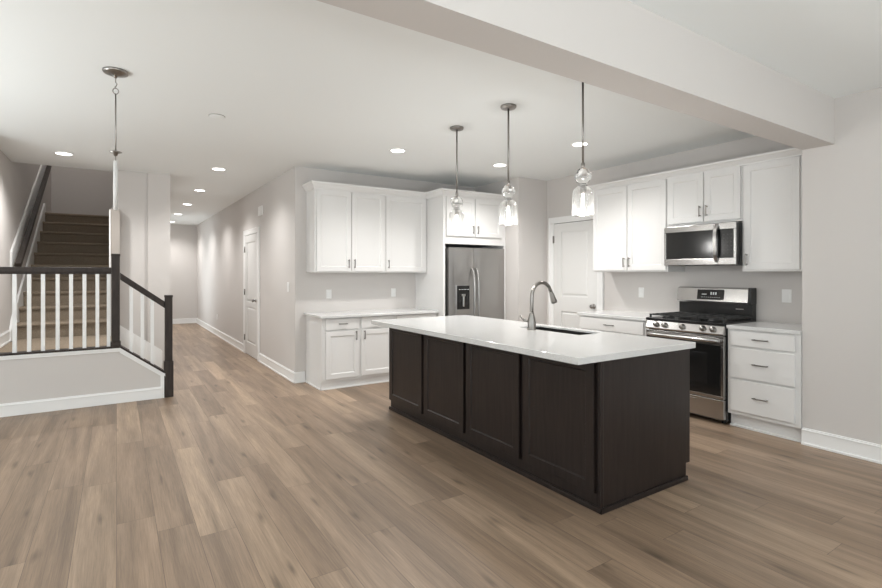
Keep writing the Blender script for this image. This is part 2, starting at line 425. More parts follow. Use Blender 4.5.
# ------------------------------------------------------------------ interior doors
def panel_door(name, loc, rz, wd, ht, label, hinge_x, knob_x, hinges, lock, st, casing=.09):
    """front faces local -y; slab from x=0..wd"""
    t = thing(name, label, 'door', loc, rz); t['kind'] = 'structure'
    d = MB()
    rails = [(0.0, .22), lock, (ht - .12, ht)]
    d.box(0, -.016, .012, st, .0, ht, .001).box(wd - st, -.016, .012, wd, .0, ht, .001)
    for a, b_ in rails: d.box(st, -.016, max(a, .012), wd - st, .0, b_, .001)
    for a, b_ in ((.22, lock[0]), (lock[1], ht - .12)):
        d.box(st, -.004, a, wd - st, .0, b_)
        # raised field with sloped edge
        i = .04; o_ = .012
        tmp = bmesh.new()
        A = [tmp.verts.new(v) for v in ((st + o_, -.004, a + o_), (wd - st - o_, -.001, a + o_), (wd - st - o_, -.001, b_ - o_), (st + o_, -.004, b_ - o_))]
        B = [tmp.verts.new(v) for v in ((st + i, -.0135, a + i), (wd - st - i, -.0135, a + i), (wd - st - i, -.0135, b_ - i), (st + i, -.0135, b_ - i))]
        tmp.faces.new(B)
        for k in range(4): tmp.faces.new((A[k], A[(k + 1) % 4], B[(k + 1) % 4], B[k]))
        d._merge(tmp)
    d.build('slab', 'door', t)
    g = MB().box(-.002, -.002, ht, wd + .002, .0, ht + .012)
    g.build('gap_shade', 'gap_dark', t)  # dark strip painted in for the shaded gap above the slab
    cs = MB(); c0 = .004
    for a, b_ in ((-c0 - casing, -c0 + .002), (wd + c0 - .002, wd + c0 + casing)):
        cs.box(a + (.001 if a < 0 else 0), -.020, 0, b_ - (.001 if a > 0 else 0), .0, ht + c0, .002)
        cs.box(a if a < 0 else b_ - .02, -.026, 0, a + .02 if a < 0 else b_, -.0004, ht + c0 + casing - .0205, .002)
    cs.box(-c0 - casing + .0205, -.020, ht + c0 + .004, wd + c0 + casing - .0205, .0, ht + c0 + casing - .018, .002)
    cs.box(-c0 - casing, -.026, ht + c0 + casing - .02, wd + c0 + casing, .0, ht + c0 + casing, .002)
    cs.build('casing', 'trim', t)
    for z in hinges:
        h_ = MB().box(hinge_x - .014, -.024, z - .05, hinge_x + .014, -.015, z + .05, .001).tube([(hinge_x, -.028, z - .052), (hinge_x, -.028, z + .052)], .006, 8)
        h_.build('hinge', 'pull', t)
    k = MB(); rot = Matrix.Rotation(R(90), 4, 'X')
    k.lathe([(0, 0), (.031, 0), (.031, .006), (.012, .010), (.011, .028), (.022, .036), (.028, .048), (.024, .060), (.010, .066), (0, .067)], (knob_x, -.014, .945), 24, rot)
    k.build('knob', 'pull', t)
    return t
panel_door('door_1', (XW - .002, 5.075, 0), -90, .765, 2.08, 'white two panel pantry door beside the right wall cabinets', 0.0, .715, (.28, 1.86), (.85, 1.06), .145)
panel_door('door_2', (XH - .002, 9.06, 0), -90, .90, 2.02, 'narrow looking white door in the long hall wall', 0.0, .80, (.28, 1.06, 1.79), (.82, .90), .13)

# ------------------------------------------------------------------ stair, landing, knee wall, railing
ZL, RR, TT, Y0S = .58, .185, .34, 7.85
st = thing('staircase', 'brown carpeted stair rising behind the white baluster railing', 'staircase', (0, 0, 0))
XSL, XSR = XS + .028, -.078
poly = [(Y0S, ZL - .3), (Y0S, ZL)]
for k in range(10):
    y = Y0S + k * TT; z = ZL + (k + 1) * RR
    poly += [(y + .012, z - RR), (y + .006, z - .045), (y - .018, z - .038), (y - .026, z - .018), (y - .018, z - .004), (y, z)]
poly += [(12.19, ZL + 10 * RR), (12.19, ZL - .3)]
poly = [poly[0]] + poly[2:]
MB().prism(poly, XSL, XSR, 'x').build('carpet_steps', 'carpet', st)
tag(MB().box(XS + .002, 6.412, .30, -.002, 7.585, ZL, .008).box(XS + .03, 7.586, .30, -.081, Y0S - .012, ZL).build('stair_landing', 'carpet'), 'flat brown carpeted landing behind the white balusters', 'landing')
es = thing('entry_steps', 'short brown carpeted steps from the hall up to the stair landing', 'steps', (0, 0, 0))
MB().box(.0, 6.412, 0, .130, 7.69, .386, .01).box(.131, 6.412, 0, .385, 7.69, .193, .01).build('treads', 'carpet', es)
def zn(y): return ZL + RR + (y - Y0S) * RR / TT
for xa, xb in ((XS + .003, XSL - .001), (XSR + .001, -.042)):
    MB().prism([(7.64, ZL), (7.64, ZL + .13), (7.75, zn(7.75) + .12), (10.93, zn(10.93) + .15), (11.05, zn(10.93) + .15), (11.05, zn(10.93) - .5), (8.2, ZL)], xa, xb, 'x', .002).build('skirt_board', 'trim', st)
MB().prism([(.0, .0), (.0, .73), (.03, .71), (.50, .35), (.52, .33), (.52, .2), (.5, .0)], 7.692, 7.699, 'y', .002).build('skirt_board', 'trim', es)
S(MB().box(-.062, 7.60, ZL, .036, 7.738, 2.20, .002), 'trim_2', 'taupe', 'taupe post at the wall end beside the stair flight', 'post')
S(MB().box(-.079, 7.59, ZL, -.063, 7.66, 2.19, .002), 'trim_3', 'trim', 'white trim strip on the stair wall end', 'trim')

kw = MB().prism([(XS, 0), (XS, .585), (.03, .585), (.45, .262), (.45, 0)], KY, KY + .112, 'y')
S(kw, 'wall_knee', 'wall', 'low greige wall under the white baluster railing', 'wall')
kt = MB()
kt.box(XS, KY - .016, .565, .03, KY, .588, .002).box(XS, KY - .010, .545, .03, KY, .566, .002)
for o0, o1, th in ((-.025, .004, .016), (-.05, -.024, .010)):
    kt.prism([(.028, .585 + o0), (.028, .585 + o1), (.452, .262 + o1), (.452, .262 + o0)], KY - th, KY, 'y')
kt.box(.425, KY - .014, 0, .458, KY, .275, .002).box(.405, KY - .008, 0, .426, KY, .29, .002)
S(kt, 'trim_4', 'trim', 'white moulding framing the low stair wall', 'trim')
bb = MB(); bb.box(XS, KY - .014, 0, .42, KY, .105, .002).box(XS, KY - .018, .10, .42, KY, .114, .002).box(XS, KY - .010, .112, .42, KY, .126, .002)
S(bb, 'baseboard_knee', 'trim', 'white baseboard under the low stair wall', 'baseboard')

rl = thing('stair_railing', 'dark wood stair railing with white balusters on low wall', 'railing', (0, KY, 0))
RY = .03
def newel(x, z0, z1, blk, n):
    mb = MB().box(x - .037, RY - .037, z0, x + .037, RY + .037, z1 - .008, .003).box(x - .041, RY - .041, z1 - .026, x + .041, RY + .041, z1, .004)
    mb.box(x - .046, RY - .046, z0, x + .046, RY + .046, blk, .004)
    return mb.build('newel_post', 'rail', rl)
newel(-.008, .604, 1.585, .655, 0)
newel(.487, .001, 1.135, .40, 1)
MB().box(XS + .001, RY - .032, 1.385, -.046, RY + .032, 1.44, .006).box(XS + .001, RY - .018, 1.37, -.046, RY + .018, 1.386, .002).build('handrail', 'rail', rl)
MB().prism([(.032, 1.31), (.032, 1.385), (.449, 1.065), (.449, .99)], RY - .032, RY + .032, 'y', .005).build('handrail', 'rail', rl)
MB().box(XS + .001, -.022, .586, .03, RY + .075, .606, .004).build('shoe_rail', 'rail', rl)
MB().prism([(.031, .588), (.031, .612), (.44, .298), (.44, .274)], -.022, RY + .075, 'y', .003).build('shoe_rail', 'rail', rl)
for x in (-.831, -.721, -.614, -.498, -.389, -.278, -.168, -.07):
    MB().box(x - .016, RY - .016, .604, x + .016, RY + .016, 1.376, .002).build('baluster', 'trim', rl)
for x in (.133, .235, .329):
    zb = .612 - (x - .031) * .768; zt = 1.312 - (x - .032) * .768
    MB().prism([(x - .016, zb + .0), (x - .016, zt + .012), (x + .016, zt - .012), (x + .016, zb - .022)], RY - .016, RY + .016, 'y').build('baluster', 'trim', rl)

wr = thing('stair_handrail', 'dark sloping handrail on white board along the left stair wall', 'handrail', (XS, Y0S, 0))
def zr(y): return zn(y) + .77
ya, yb = 7.72, 11.2
MB().prism([(ya - Y0S, zr(ya) - .04), (ya - Y0S, zr(ya) + .17), (yb - Y0S, zr(yb) + .17), (yb - Y0S, zr(yb) - .12)], .001, .022, 'x', .002).build('backing_board', 'trim', wr)
MB().bar((.075, ya - Y0S, zr(ya)), (.075, yb - Y0S, zr(yb)), .055, .075, .008).build('rail', 'rail', wr)
for y in (7.9, 8.9, 9.9, 10.8):
    MB().tube([(.014, y - Y0S, zr(y) - .09), (.05, y - Y0S, zr(y) - .09), (.075, y - Y0S, zr(y) - .038)], .008, 8).build('bracket', 'nickel', wr)

# ------------------------------------------------------------------ cabinet parts (local: x width, front towards -y, z up)
def shaker(name, x0, x1, z0, z1, parent, m='cab', y=0.0, fr=.058, th=.020):
    mb = MB()
    mb.box(x0, y - th, z0, x0 + fr, y - .001, z1, .0015).box(x1 - fr, y - th, z0, x1, y - .001, z1, .0015)
    mb.box(x0 + fr - .001, y - th, z0, x1 - fr + .001, y - .001, z0 + fr, .0015).box(x0 + fr - .001, y - th, z1 - fr, x1 - fr + .001, y - .001, z1, .0015)
    cw = .007; yf = y - th + .0005; yp = y - th + .009
    tq = bmesh.new()
    A = [tq.verts.new(v) for v in ((x0 + fr - .0015, yf, z0 + fr - .0015), (x1 - fr + .0015, yf, z0 + fr - .0015), (x1 - fr + .0015, yf, z1 - fr + .0015), (x0 + fr - .0015, yf, z1 - fr + .0015))]
    B = [tq.verts.new(v) for v in ((x0 + fr + cw, yp, z0 + fr + cw), (x1 - fr - cw, yp, z0 + fr + cw), (x1 - fr - cw, yp, z1 - fr - cw), (x0 + fr + cw, yp, z1 - fr - cw))]
    for k in range(4): tq.faces.new((A[k], A[(k + 1) % 4], B[(k + 1) % 4], B[k]))
    mb._merge(tq)
    mb.box(x0 + fr - .002, y - th + .009, z0 + fr - .002, x1 - fr + .002, y - .002, z1 - fr + .002)
    return mb.build(name, m, parent)
def slab_front(name, x0, x1, z0, z1, parent, m='cab', y=0.0, th=.020):
    return MB().box(x0, y - th, z0, x1, y - .001, z1, .003).build(name, m, parent)
def pull(parent, x, z, vert=True, ln=.11, y=-.020):
    mb = MB(); p = y - .028
    if vert:
        mb.bar((x, p, z - ln / 2), (x, p, z + ln / 2), .010, .010, .002)
        for s_ in (-1, 1): mb.box(x - .005, p, z + s_ * (ln / 2 - .012) - .005, x + .005, y + .001, z + s_ * (ln / 2 - .012) + .005)
    else:
        mb.box(x - ln / 2, p - .005, z - .005, x + ln / 2, p + .005, z + .005, .002)
        for s_ in (-1, 1): mb.box(x + s_ * (ln / 2 - .012) - .005, p, z - .005, x + s_ * (ln / 2 - .012) + .005, y + .001, z + .005)
    return mb.build('handle', 'pull', parent)
def carcass(parent, wd, dp, z0, z1, m='cab'):
    return MB().box(0, 0, z0, wd, dp, z1, .0015).build('body', m, parent)
def crown_poly(z0, z1, out=.05):
    """profile (outward, z) of a crown moulding"""
    h_ = z1 - z0
    return [(0, z0), (-.008, z0), (-.010, z0 + .2 * h_), (-.022, z0 + .35 * h_), (-.036, z0 + .62 * h_), (-out + .004, z0 + .72 * h_), (-out, z0 + .76 * h_), (-out, z1), (.06, z1), (.06, z0)]

# ---- left wall: base cabinets
def base_unit(name, label, loc, rz, wd, dp, top, cols, toe=.02, grp=None, zb=.09, hand='pair'):
    t = thing(name, label, 'cabinet', loc, rz, grp)
    carcass(t, wd, dp, zb, top)
    MB().box(.0, toe, 0, wd, dp, zb).build('toe_kick', 'cab', t)
    return t
G = 'white base cabinets'
b1 = base_unit('base_cabinet', 'white two door base cabinet under the left counter, beside the hall corner', (2.016, 5.652, 0), 0, .955, .582, .848, 2, grp=G)
MB().box(-.013, .008, 0, 0, .58, .018, .002).box(-.013, .008, 0, .955, .021, .018, .002).build('shoe_strip', 'trim', b1)
for x0, x1, hx in ((.045, .462, .424), (.495, .925, .533)):
    d = shaker('door', x0, x1, .125, .688, b1); pull(d, hx, .625)
    d = slab_front('drawer', x0, x1, .705, .838, b1); pull(d, (x0 + x1) / 2, .775, False)
b2 = base_unit('base_cabinet', 'white base cabinet under the left counter, beside the refrigerator panel', (2.973, 5.652, 0), 0, .645, .582, .848, 1, grp=G)
MB().box(0, .008, 0, .645, .021, .018, .002).build('shoe_strip', 'trim', b2)
d = shaker('door',   .03, .618, .125, .688, b2); pull(d, .07, .625)
d = slab_front('drawer',   .03, .618, .705, .838, b2); pull(d, .31, .775, False)
tag(MB().box(1.985, 5.600, .849, 3.622, YB - .001, .879, .003).build('countertop', 'quartz'), 'white quartz countertop on the left base cabinets', 'countertop', 'white quartz countertops')

# ---- left wall: upper cabinets
GU = 'white wall cabinets'
def upper(name, label, loc, rz, wd, dp, z0, z1, doors, grp=GU):
    t = thing(name, label, 'cabinet', loc, rz, grp)
    carcass(t, wd, dp, z0, z1)
    for x0, x1, a, b_, hx, hz in doors:
        d = shaker('door', x0, x1, a, b_, t)
        if hx is not None: pull(d, hx, hz)
    return t
UY = 5.92
upper('hanging_cabinet', 'white two door wall cabinet above the left counter, beside the hall corner', (2.022, UY, 0), 0, .958, YB - UY - .001, 1.388, 2.404,
      [(.022, .468, 1.405, 2.402, .435, 1.50), (.480, .938, 1.405, 2.402, .512, 1.50)])
upper('hanging_cabinet', 'white single door wall cabinet above the left counter, beside the refrigerator surround', (2.981, UY, 0), 0, .640, YB - UY - .001, 1.388, 2.404,
      [(.006, .615, 1.405, 2.402, .035, 1.50)])
cp = crown_poly(2.405, 2.50)
def mitre(mb, prof, path, mirror=1):
    """sweeps prof (outward, z) along an xy path with outward to the right of travel"""
    tb = bmesh.new(); n = len(path); rings = []
    P = [Vector((p[0], p[1])) for p in path]
    for i in range(n):
        ds = []
        if i > 0: ds.append((P[i] - P[i - 1]).normalized())
        if i < n - 1: ds.append((P[i + 1] - P[i]).normalized())
        ns = [Vector((d_.y, -d_.x)) for d_ in ds]
        nn = sum(ns, Vector((0, 0)))
        nn = nn / (nn.dot(ns[0]))
        rings.append([tb.verts.new((P[i].x + nn.x * -o_, P[i].y + nn.y * -o_, z)) for o_, z in prof])
    k_ = len(prof)
    for a, b_ in zip(rings, rings[1:]):
        for j in range(k_): tb.faces.new((a[j], a[(j + 1) % k_], b_[(j + 1) % k_], b_[j]))
    tb.faces.new(rings[0]); tb.faces.new(rings[-1])
    mb._merge(tb); return mb
ENC = 5.50     # front of the refrigerator surround
tag(mitre(MB(), cp, [(2.021, YB - .002), (2.021, UY - .001), (3.6225, UY - .001), (3.6225, ENC - .001), (4.699, ENC - .001), (4.699, ENC + .12)]).build('crown_molding', 'cab'),
    'white crown molding capping the left wall cabinets and refrigerator surround', 'molding', 'cabinet crown moldings')

# ---- refrigerator surround with the cabinet above it
fs = thing('refrigerator_surround', 'white tall surround with two door cabinet above the refrigerator', 'cabinet', (3.624, ENC, 0))
MB().box(0, 0, 0, .030, YB - ENC - .001, 2.404, .002).build('side_panel', 'cab', fs)
MB().box(1.045, 0, 0, 1.075, YB - ENC - .001, 2.404, .002).build('side_panel', 'cab', fs)
MB().box(.031, .002, 1.775, 1.044, YB - ENC - .001, 2.404, .001).build('body', 'cab', fs)
d = shaker('door', .045, .507, 1.882, 2.402, fs); pull(d, .472, 1.975)
d = shaker('door', .520, .985, 1.882, 2.402, fs); pull(d, .555, 1.975)

# ---- refrigerator
fx0, fx1 = 3.692, 4.652
fw = fx1 - fx0
rf = thing('refrigerator', 'stainless side by side refrigerator in the white surround', 'refrigerator', (fx0, 5.455, 0))
MB().box(.004, .085, .02, fw - .004, .76, 1.715, .006).build('body', 'grey', rf)
MB().box(.0, .06, .0, fw, .09, .07, .004).build('kick_grille', 'black', rf)
def fridge_door(x0, x1):
    mb = MB(); n = 10; pts = []
    for k in range(n + 1):
        u = k / n; x = x0 + (x1 - x0) * u
        pts.append((x, .004 + .014 * (2 * u - 1) ** 2 * (2 * u - 1) ** 2))
    pts += [(x1, .075), (x0, .075)]
    mb.prism(pts, .08, 1.725, 'z')
    return mb.build('door', 'steel', rf)
sp_ = .415
dl = fridge_door(.0, sp_ - .003); dr = fridge_door(sp_ + .003, fw)
def fhandle(x, par):
    pts = []; zz0, zz1 = .62, 1.45
    for k in range(17):
        u = k / 16; pts.append((x, .0 - .062 * (1 - (2 * u - 1) ** 4) ** .8 + .006, zz0 + (zz1 - zz0) * u))
    MB().tube(pts, .0135, 10).build('handle', 'steel', par)
fhandle(sp_ - .035, dl); fhandle(sp_ + .035, dr)
ds = MB().box(.105, -.006, .835, .335, .012, 1.225, .004).build('dispenser', 'steel', dl)
MB().box(.120, -.012, .895, .322, -.004, 1.212, .003).build('dispenser_recess', 'blackglass', dl)
MB().box(.205, -.026, .93, .235, -.010, 1.08, .006).box(.19, -.022, 1.07, .25, -.01, 1.10, .004).build('dispenser_paddle', 'steel', dl)
mk = MB()
for k in range(6): mk.box(.145 + k * .026, -.0135, 1.158, .160 + k * .026, -.0115, 1.164)
mk.box(.300, -.0135, 1.155, .312, -.0115, 1.167)
mk.build('dispenser_label', 'mark', dl)

# ---- right wall base units (rotated so that local x runs towards the camera)
RB = 4.632
XC = 4.606
b3 = base_unit('base_cabinet', 'white single drawer base cabinet left of the range, beside the pantry door', (RB, 4.075, 0), -90, .905, XW - RB - .001, .88, 1, toe=.055, grp=G)
d = slab_front('drawer', .03, .875, .73, .862, b3); pull(d, .45, .80, False, .125)
for x0, x1, hx in ((.03, .447, .41), (.458, .875, .495)):
    d = shaker('door', x0, x1, .125, .712, b3); pull(d, hx, .65)
tag(MB().box(XC, 3.163, .881, XW - .001, 4.09, .913, .003).build('countertop', 'quartz'), 'white quartz countertop left of the range', 'countertop', 'white quartz countertops')
b4 = base_unit('base_cabinet', 'white three drawer base cabinet at the right of the range', (RB, 2.350, 0), -90, .574, XW - RB - .001, .88, 1, toe=.055, grp=G, zb=.12)
MB().box(.0, .030, 0, .574, .056, .018, .002).build('shoe_strip', 'trim', b4)
for a, b_ in ((.735, .862), (.452, .715), (.155, .432)):
    d = slab_front('drawer', .03, .535, a, b_, b4); pull(d, .285, (a + b_) / 2 + .005, False, .125)
tag(MB().box(XC, 1.775, .881, XW - .001, 2.352, .913, .003).build('countertop', 'quartz'), 'white quartz countertop at the right of the range', 'countertop', 'white quartz countertops')

# ---- right wall upper units
UX = 4.935
upper('hanging_cabinet', 'white two door wall cabinet left of the microwave, above the single drawer base', (UX, 4.118, 0), -90, .992, XW - UX - .001, 1.395, 2.387,
      [(.012, .492, 1.412, 2.384, .462, 1.505), (.502, .978, 1.412, 2.384, .532, 1.505)])
upper('hanging_cabinet', 'short white two door wall cabinet above the microwave', (UX, 3.125, 0), -90, .753, XW - UX - .001, 1.872, 2.387,
      [(.010, .390, 1.895, 2.385, .362, 2.0), (.402, .742, 1.895, 2.385, .430, 2.0)])
upper('hanging_cabinet', 'white single door wall cabinet above the three drawer base', (UX, 2.371, 0), -90, .596, XW - UX - .001, 1.395, 2.387,
      [(.020, .474, 1.412, 2.384, .050, 1.505)])
cp2 = crown_poly(2.388, 2.46)
tag(mitre(MB(), cp2, [(XW - .002, 4.1185), (UX - .001, 4.1185), (UX - .001, 1.775)]).build('crown_molding', 'cab'),
    'white crown molding capping the right wall cabinets over the range', 'molding', 'cabinet crown moldings')

# ---- microwave
mw_w = .722
mw = thing('microwave', 'stainless over the range microwave between the white wall cabinets', 'microwave', (4.815, 3.094, 1.458), -90)
MB().box(.0, .022, 0, mw_w, XW - 4.815 - .002, .398, .003).build('body', 'black', mw)
df = MB().box(0, 0, .002, .555, .022, .066, .003).box(0, 0, .338, .555, .022, .398, .003).box(0, 0, .0665, .022, .022, .3375, .002)
df.box(.5555, 0, .002, mw_w, .022, .066, .003).box(.553, 0, .338, mw_w, .022, .400, .003).box(mw_w - .02, 0, .0665, mw_w, .022, .3375, .002)
dd = df.build('door_frame', 'steel_h', mw)
MB().box(.021, .003, .064, .552, .02, .347, .001).build('door_glass', 'blackglass', mw)
cpl = MB().box(.553, .002, .064, mw_w - .019, .02, .347, .001).build('control_panel', 'blackglass', mw)
for r_ in range(6):
    for c_ in range(3): MB().box(.610 + c_ * .034, .0005, .105 + r_ * .036, .618 + c_ * .034, .0022, .110 + r_ * .036).build('button', 'buttons', cpl)
pts = []
for k in range(17):
    u = k / 16; pts.append((.548, -.046 * (1 - (2 * u - 1) ** 4) + .004, .03 + .36 * u))
hb = MB()
for (p, q) in zip(pts, pts[1:]): hb.bar(p, q, .030, .012)
hb.build('handle', 'steel', mw)
MB().box(.06, .03, -.004, mw_w - .06, .3, .001).build('vent_grille', 'black', mw)

# ---- range
RX = 4.580; rw = .790
rg = thing('range', 'stainless gas range with black cooktop between the white base cabinets', 'range', (RX, 3.148, 0), -90)
dpth = XW - RX - .004
MB().box(.003, .045, .03, rw - .003, dpth, .905, .003).build('body', 'black', rg)
for x in (.05, rw - .05):
    for y in (.10, dpth - .06): MB().lathe([(0, 0), (.02, 0), (.02, .03), (0, .03)], (x, y, 0), 12).build('foot', 'black', rg)
MB().box(-.004, .004, .900, rw - .002, dpth - .075, .926, .006).build('cooktop', 'black', rg)
cpn = MB().prism([(.0, .812), (-.012, .826), (.016, .898), (.05, .898), (.05, .812)], .003, rw - .003, 'x', .002).build('control_panel', 'steel_h', rg)
ang = math.atan2(.028, .072)
for x in (.120, .212, .395, .596, .690):
    rot = Matrix.Rotation(R(90) - ang, 4, 'X')
    k = MB().lathe([(0, 0), (.028, 0), (.028, .004), (.022, .006), (.020, .030), (.017, .034), (0, .035)], (x, -.001, .862), 20, rot)
    k.build('knob', 'pull', cpn)
od = MB().box(.004, .0, .232, rw - .004, .044, .322 - .06, .003)
od.box(.004, .0, .2625, .050, .044, .7115, .003).box(rw - .050, .0, .2625, rw - .004, .044, .7115, .003).box(.004, .0, .712, rw - .004, .044, .804, .003)
od = od.build('oven_door', 'steel_h', rg)
MB().box(.028, -.004, .262, rw - .028, .03, .722, .003).build('oven_glass', 'blackglass', od)
MB().box(.15, -.0055, .36, rw - .15, -.0035, .64, .001).build('oven_window', 'black', od)
hh = MB(); n = 16; pts = []
for k in range(n + 1):
    u = k / n; pts.append((.03 + (rw - .06) * u, -.012 - .048 * (1 - (2 * u - 1) ** 6), .765))
hh.tube(pts, .0175, 14)
hh.build('handle', 'steel_h', od)
dw = MB().box(.004, .0, .050, rw - .004, .044, .226, .004).build('drawer', 'steel_h', rg)
MB().box(.25, -.006, .19, rw - .25, .002, .204, .003).build('drawer_lip', 'steel_h', dw)
# grates and burners
for cx_, cy_, rr_ in ((.16, .15, .045), (.16, .42, .038), (.395, .29, .055), (.63, .15, .05), (.63, .42, .036)):
    MB().lathe([(0, .926), (rr_ + .012, .926), (rr_ + .012, .934), (rr_, .936), (rr_, .944), (rr_ - .008, .948), (0, .948)], (cx_, cy_, 0), 20).build('burner', 'iron', rg)
for gx0, gx1 in ((.018, .262), (.268, .522), (.528, rw - .018)):
    g = MB(); zt = .962
    for y in (.04, .17, .29, .41, .555): g.box(gx0, y - .006, zt - .012, gx1, y + .006, zt, .002)
    for x in (gx0 + .006, (gx0 + gx1) / 2, gx1 - .006): g.box(x - .006, .04, zt - .014, x + .006, .555, zt - .001, .002)
    for x in (gx0 + .008, gx1 - .008):
        for y in (.045, .55): g.box(x - .007, y - .007, .925, x + .007, y + .007, zt - .008)
    g.build('grate', 'iron', rg)
bgd = dpth - .075
MB().box(.004, bgd, .90, rw - .034, dpth, 1.225, .004).build('backguard', 'black', rg)
bs = MB().prism([(bgd - .001, 1.085), (bgd - .035, 1.075), (bgd - .042, 1.09), (bgd - .018, 1.222), (bgd + .02, 1.235), (bgd + .05, 1.235), (bgd + .05, 1.085)], .0, rw - .06, 'x', .002).build('backguard_panel', 'steel_h', rg)
MB().box(rw - .059, bgd - .04, 1.075, rw - .03, dpth, 1.235, .006).build('end_cap', 'black', rg)
# tilted display on the backguard panel
rot = Matrix.Translation((0, bgd - .030, 1.158)) @ Matrix.Rotation(R(-10.3), 4, 'X')
MB().box(.225, -.004, -.052, .500, .004, .052, .001, rot).build('display', 'blackglass', bs)
mk = MB()
for k in range(3): MB().box(.365 + k * .024, -.0052, -.002, .378 + k * .024, -.0038, .026, 0, rot).build('digit', 'mark', bs)
for k in range(4): mk.box(.275 + k * .013, -.0052, -.004, .283 + k * .013, -.0038, .008, 0, rot)
mk.build('display_letters', 'mark', bs); mk = MB()
for k in range(9): mk.box(.275 + k * .022, -.0052, -.03, .286 + k * .022, -.0038, -.026, 0, rot)
mk.build('display_lettering', 'mark', bs)
MB().box(.60, bgd - .002, 1.018, .672, bgd + .001, 1.027).build('nameplate', 'nickel', rg)

# ------------------------------------------------------------------ island
IX0, IX1, IY0, IY1 = 2.326, 3.225, 1.885, 4.495
il = thing('kitchen_island', 'dark espresso kitchen island with four framed panels on its long side', 'kitchen island', (IX0, IY1, 0), -90)
iw = IY1 - IY0; idp = IX1 - IX0
sy0, sy1 = IY1 - 3.22, IY1 - 2.51; sx0, sx1 = 2.856 - IX0, 3.155 - IX0     # opening for the sink basin
MB().box(.02, .0, .10, iw - .02, idp, .68).box(.02, .0, 0, iw - .02, idp - .05, .11) \
    .box(.02, 0, .68, sy0, idp, .878).box(sy1, 0, .68, iw - .02, idp, .878) \
    .box(sy0, 0, .68, sy1, sx0, .878).box(sy0, sx1, .68, sy1, idp, .878).build('body', 'dark', il)
def end_panel(a, b_):
    pr = [(.0, 0), (idp - .045, 0), (idp - .045, .112), (idp, .112), (idp, .878), (.0, .878)]
    MB().prism(pr, a, b_, 'x', .001).build('end_panel', 'dark', il)
end_panel(0, .0195); end_panel(iw - .0195, iw)
for a, b_ in ((.012, .645), (.685, 1.288), (1.328, 1.938), (1.978, 2.575)):
    shaker('panel', a, b_, .108, .868, il, 'dark', 0.0, .060, .026)
MB().box(iw - .014, -.012, .03, iw + .008, .012, .878, .004).build('corner_bead', 'dark', il)
MB().box(-.010, -.016, 0, iw + .014, .0, .032, .004).box(iw, -.016, 0, iw + .014, idp - .04, .032, .004).box(-.014, -.016, 0, .0, idp - .04, .032, .004).build('base_molding', 'dark', il)
for k in range(4):
    a = .03 + k * .64
    # cabinet doors on the working side
    mb = MB().box(a, idp, .115, a + .62, idp + .020, .868, .002)
    mb.build('door', 'dark', il)
CX0, CX1, CY0, CY1 = 2.088, 3.228, 1.845, 4.450
SX0, SX1, SY0, SY1 = 2.876, 3.135, 2.53, 3.20
ct = MB()
# counter slab with a sink cut-out: four bevel-free strips plus outer lip
tb = bmesh.new()
xs = [CX0, SX0, SX1, CX1]; ys = [CY0, SY0, SY1, CY1]
gr = {}
for zi, z in enumerate((.880, .919)):
    for i, x in enumerate(xs):
        for j, y in enumerate(ys): gr[(i, j, zi)] = tb.verts.new((x, y, z))
for zi in (0, 1):
    for i in range(3):
        for j in range(3):
            if i == 1 and j == 1: continue
            tb.faces.new((gr[(i, j, zi)], gr[(i + 1, j, zi)], gr[(i + 1, j + 1, zi)], gr[(i, j + 1, zi)]))
def side(a, b_): tb.faces.new((gr[(*a, 0)], gr[(*b_, 0)], gr[(*b_, 1)], gr[(*a, 1)]))
for i in range(3):
    side((i, 0), (i + 1, 0)); side((i, 3), (i + 1, 3)); side((0, i), (0, i + 1)); side((3, i), (3, i + 1))
side((1, 1), (2, 1)); side((1, 2), (2, 2)); side((1, 1), (1, 2)); side((2, 1), (2, 2))
bmesh.ops.recalc_face_normals(tb, faces=tb.faces)
ee = [e for e in tb.edges if len(e.link_faces) == 2 and e.calc_face_angle(0) > .5]
bmesh.ops.bevel(tb, geom=ee, offset=.003, segments=2, affect='EDGES', profile=.5)
ct._merge(tb)
tag(ct.build('countertop', 'quartz'), 'white quartz countertop with sink cut out on the dark island', 'countertop', 'white quartz countertops')
sk = thing('sink', 'undermount stainless sink set into the white island countertop', 'sink', (SX0, SY0, .70))
a, b_ = SX1 - SX0, SY1 - SY0; t_ = .008
e = .001; hz = .205
MB().box(e, e, 0, a - e, b_ - e, t_).box(e, e, 0, e + .006, b_ - e, hz).box(a - e - .006, e, 0, a - e, b_ - e, hz).box(e, e, 0, a - e, e + .006, hz).box(e, b_ - e - .006, 0, a - e, b_ - e, hz).build('basin', 'pocket', sk)
MB().lathe([(0, t_ + .001), (.04, t_ + .001), (.042, t_ + .004), (.03, t_ + .004), (.028, t_ + .002), (0, t_ + .002)], (a / 2, b_ / 2, 0), 20).build('drain', 'nickel', sk)

# ---- faucet
fc = thing('faucet', 'brushed nickel gooseneck faucet standing on the white island countertop', 'faucet', (2.828, 2.985, .919))
MB().lathe([(0, 0), (.037, 0), (.037, .006), (.034, .010), (.033, .06), (.029, .09), (.020, .125), (.0155, .145), (0, .145)], (0, 0, 0), 28).build('base', 'nickel', fc)
arc = [(0, 0, .13), (0, 0, .20), (0, 0, .262)]
rad = .112
for k in range(1, 15):
    th = R(180 - k * 11.4)
    arc.append((rad + rad * math.cos(th), 0, .262 + rad * 1.08 * math.sin(th)))
MB().tube(arc, .0150, 16).build('spout', 'nickel', fc)
e1 = Vector(arc[-1]); e0 = Vector(arc[-2]); dv = (e1 - e0).normalized()
MB().tube([e1 - dv * .004, e1 + dv * .012, e1 + dv * .03, e1 + dv * .085, e1 + dv * .10, e1 + dv * .102], [.0155, .0165, .019, .0255, .0255, .02], 18).build('spray_head', 'nickel', fc)
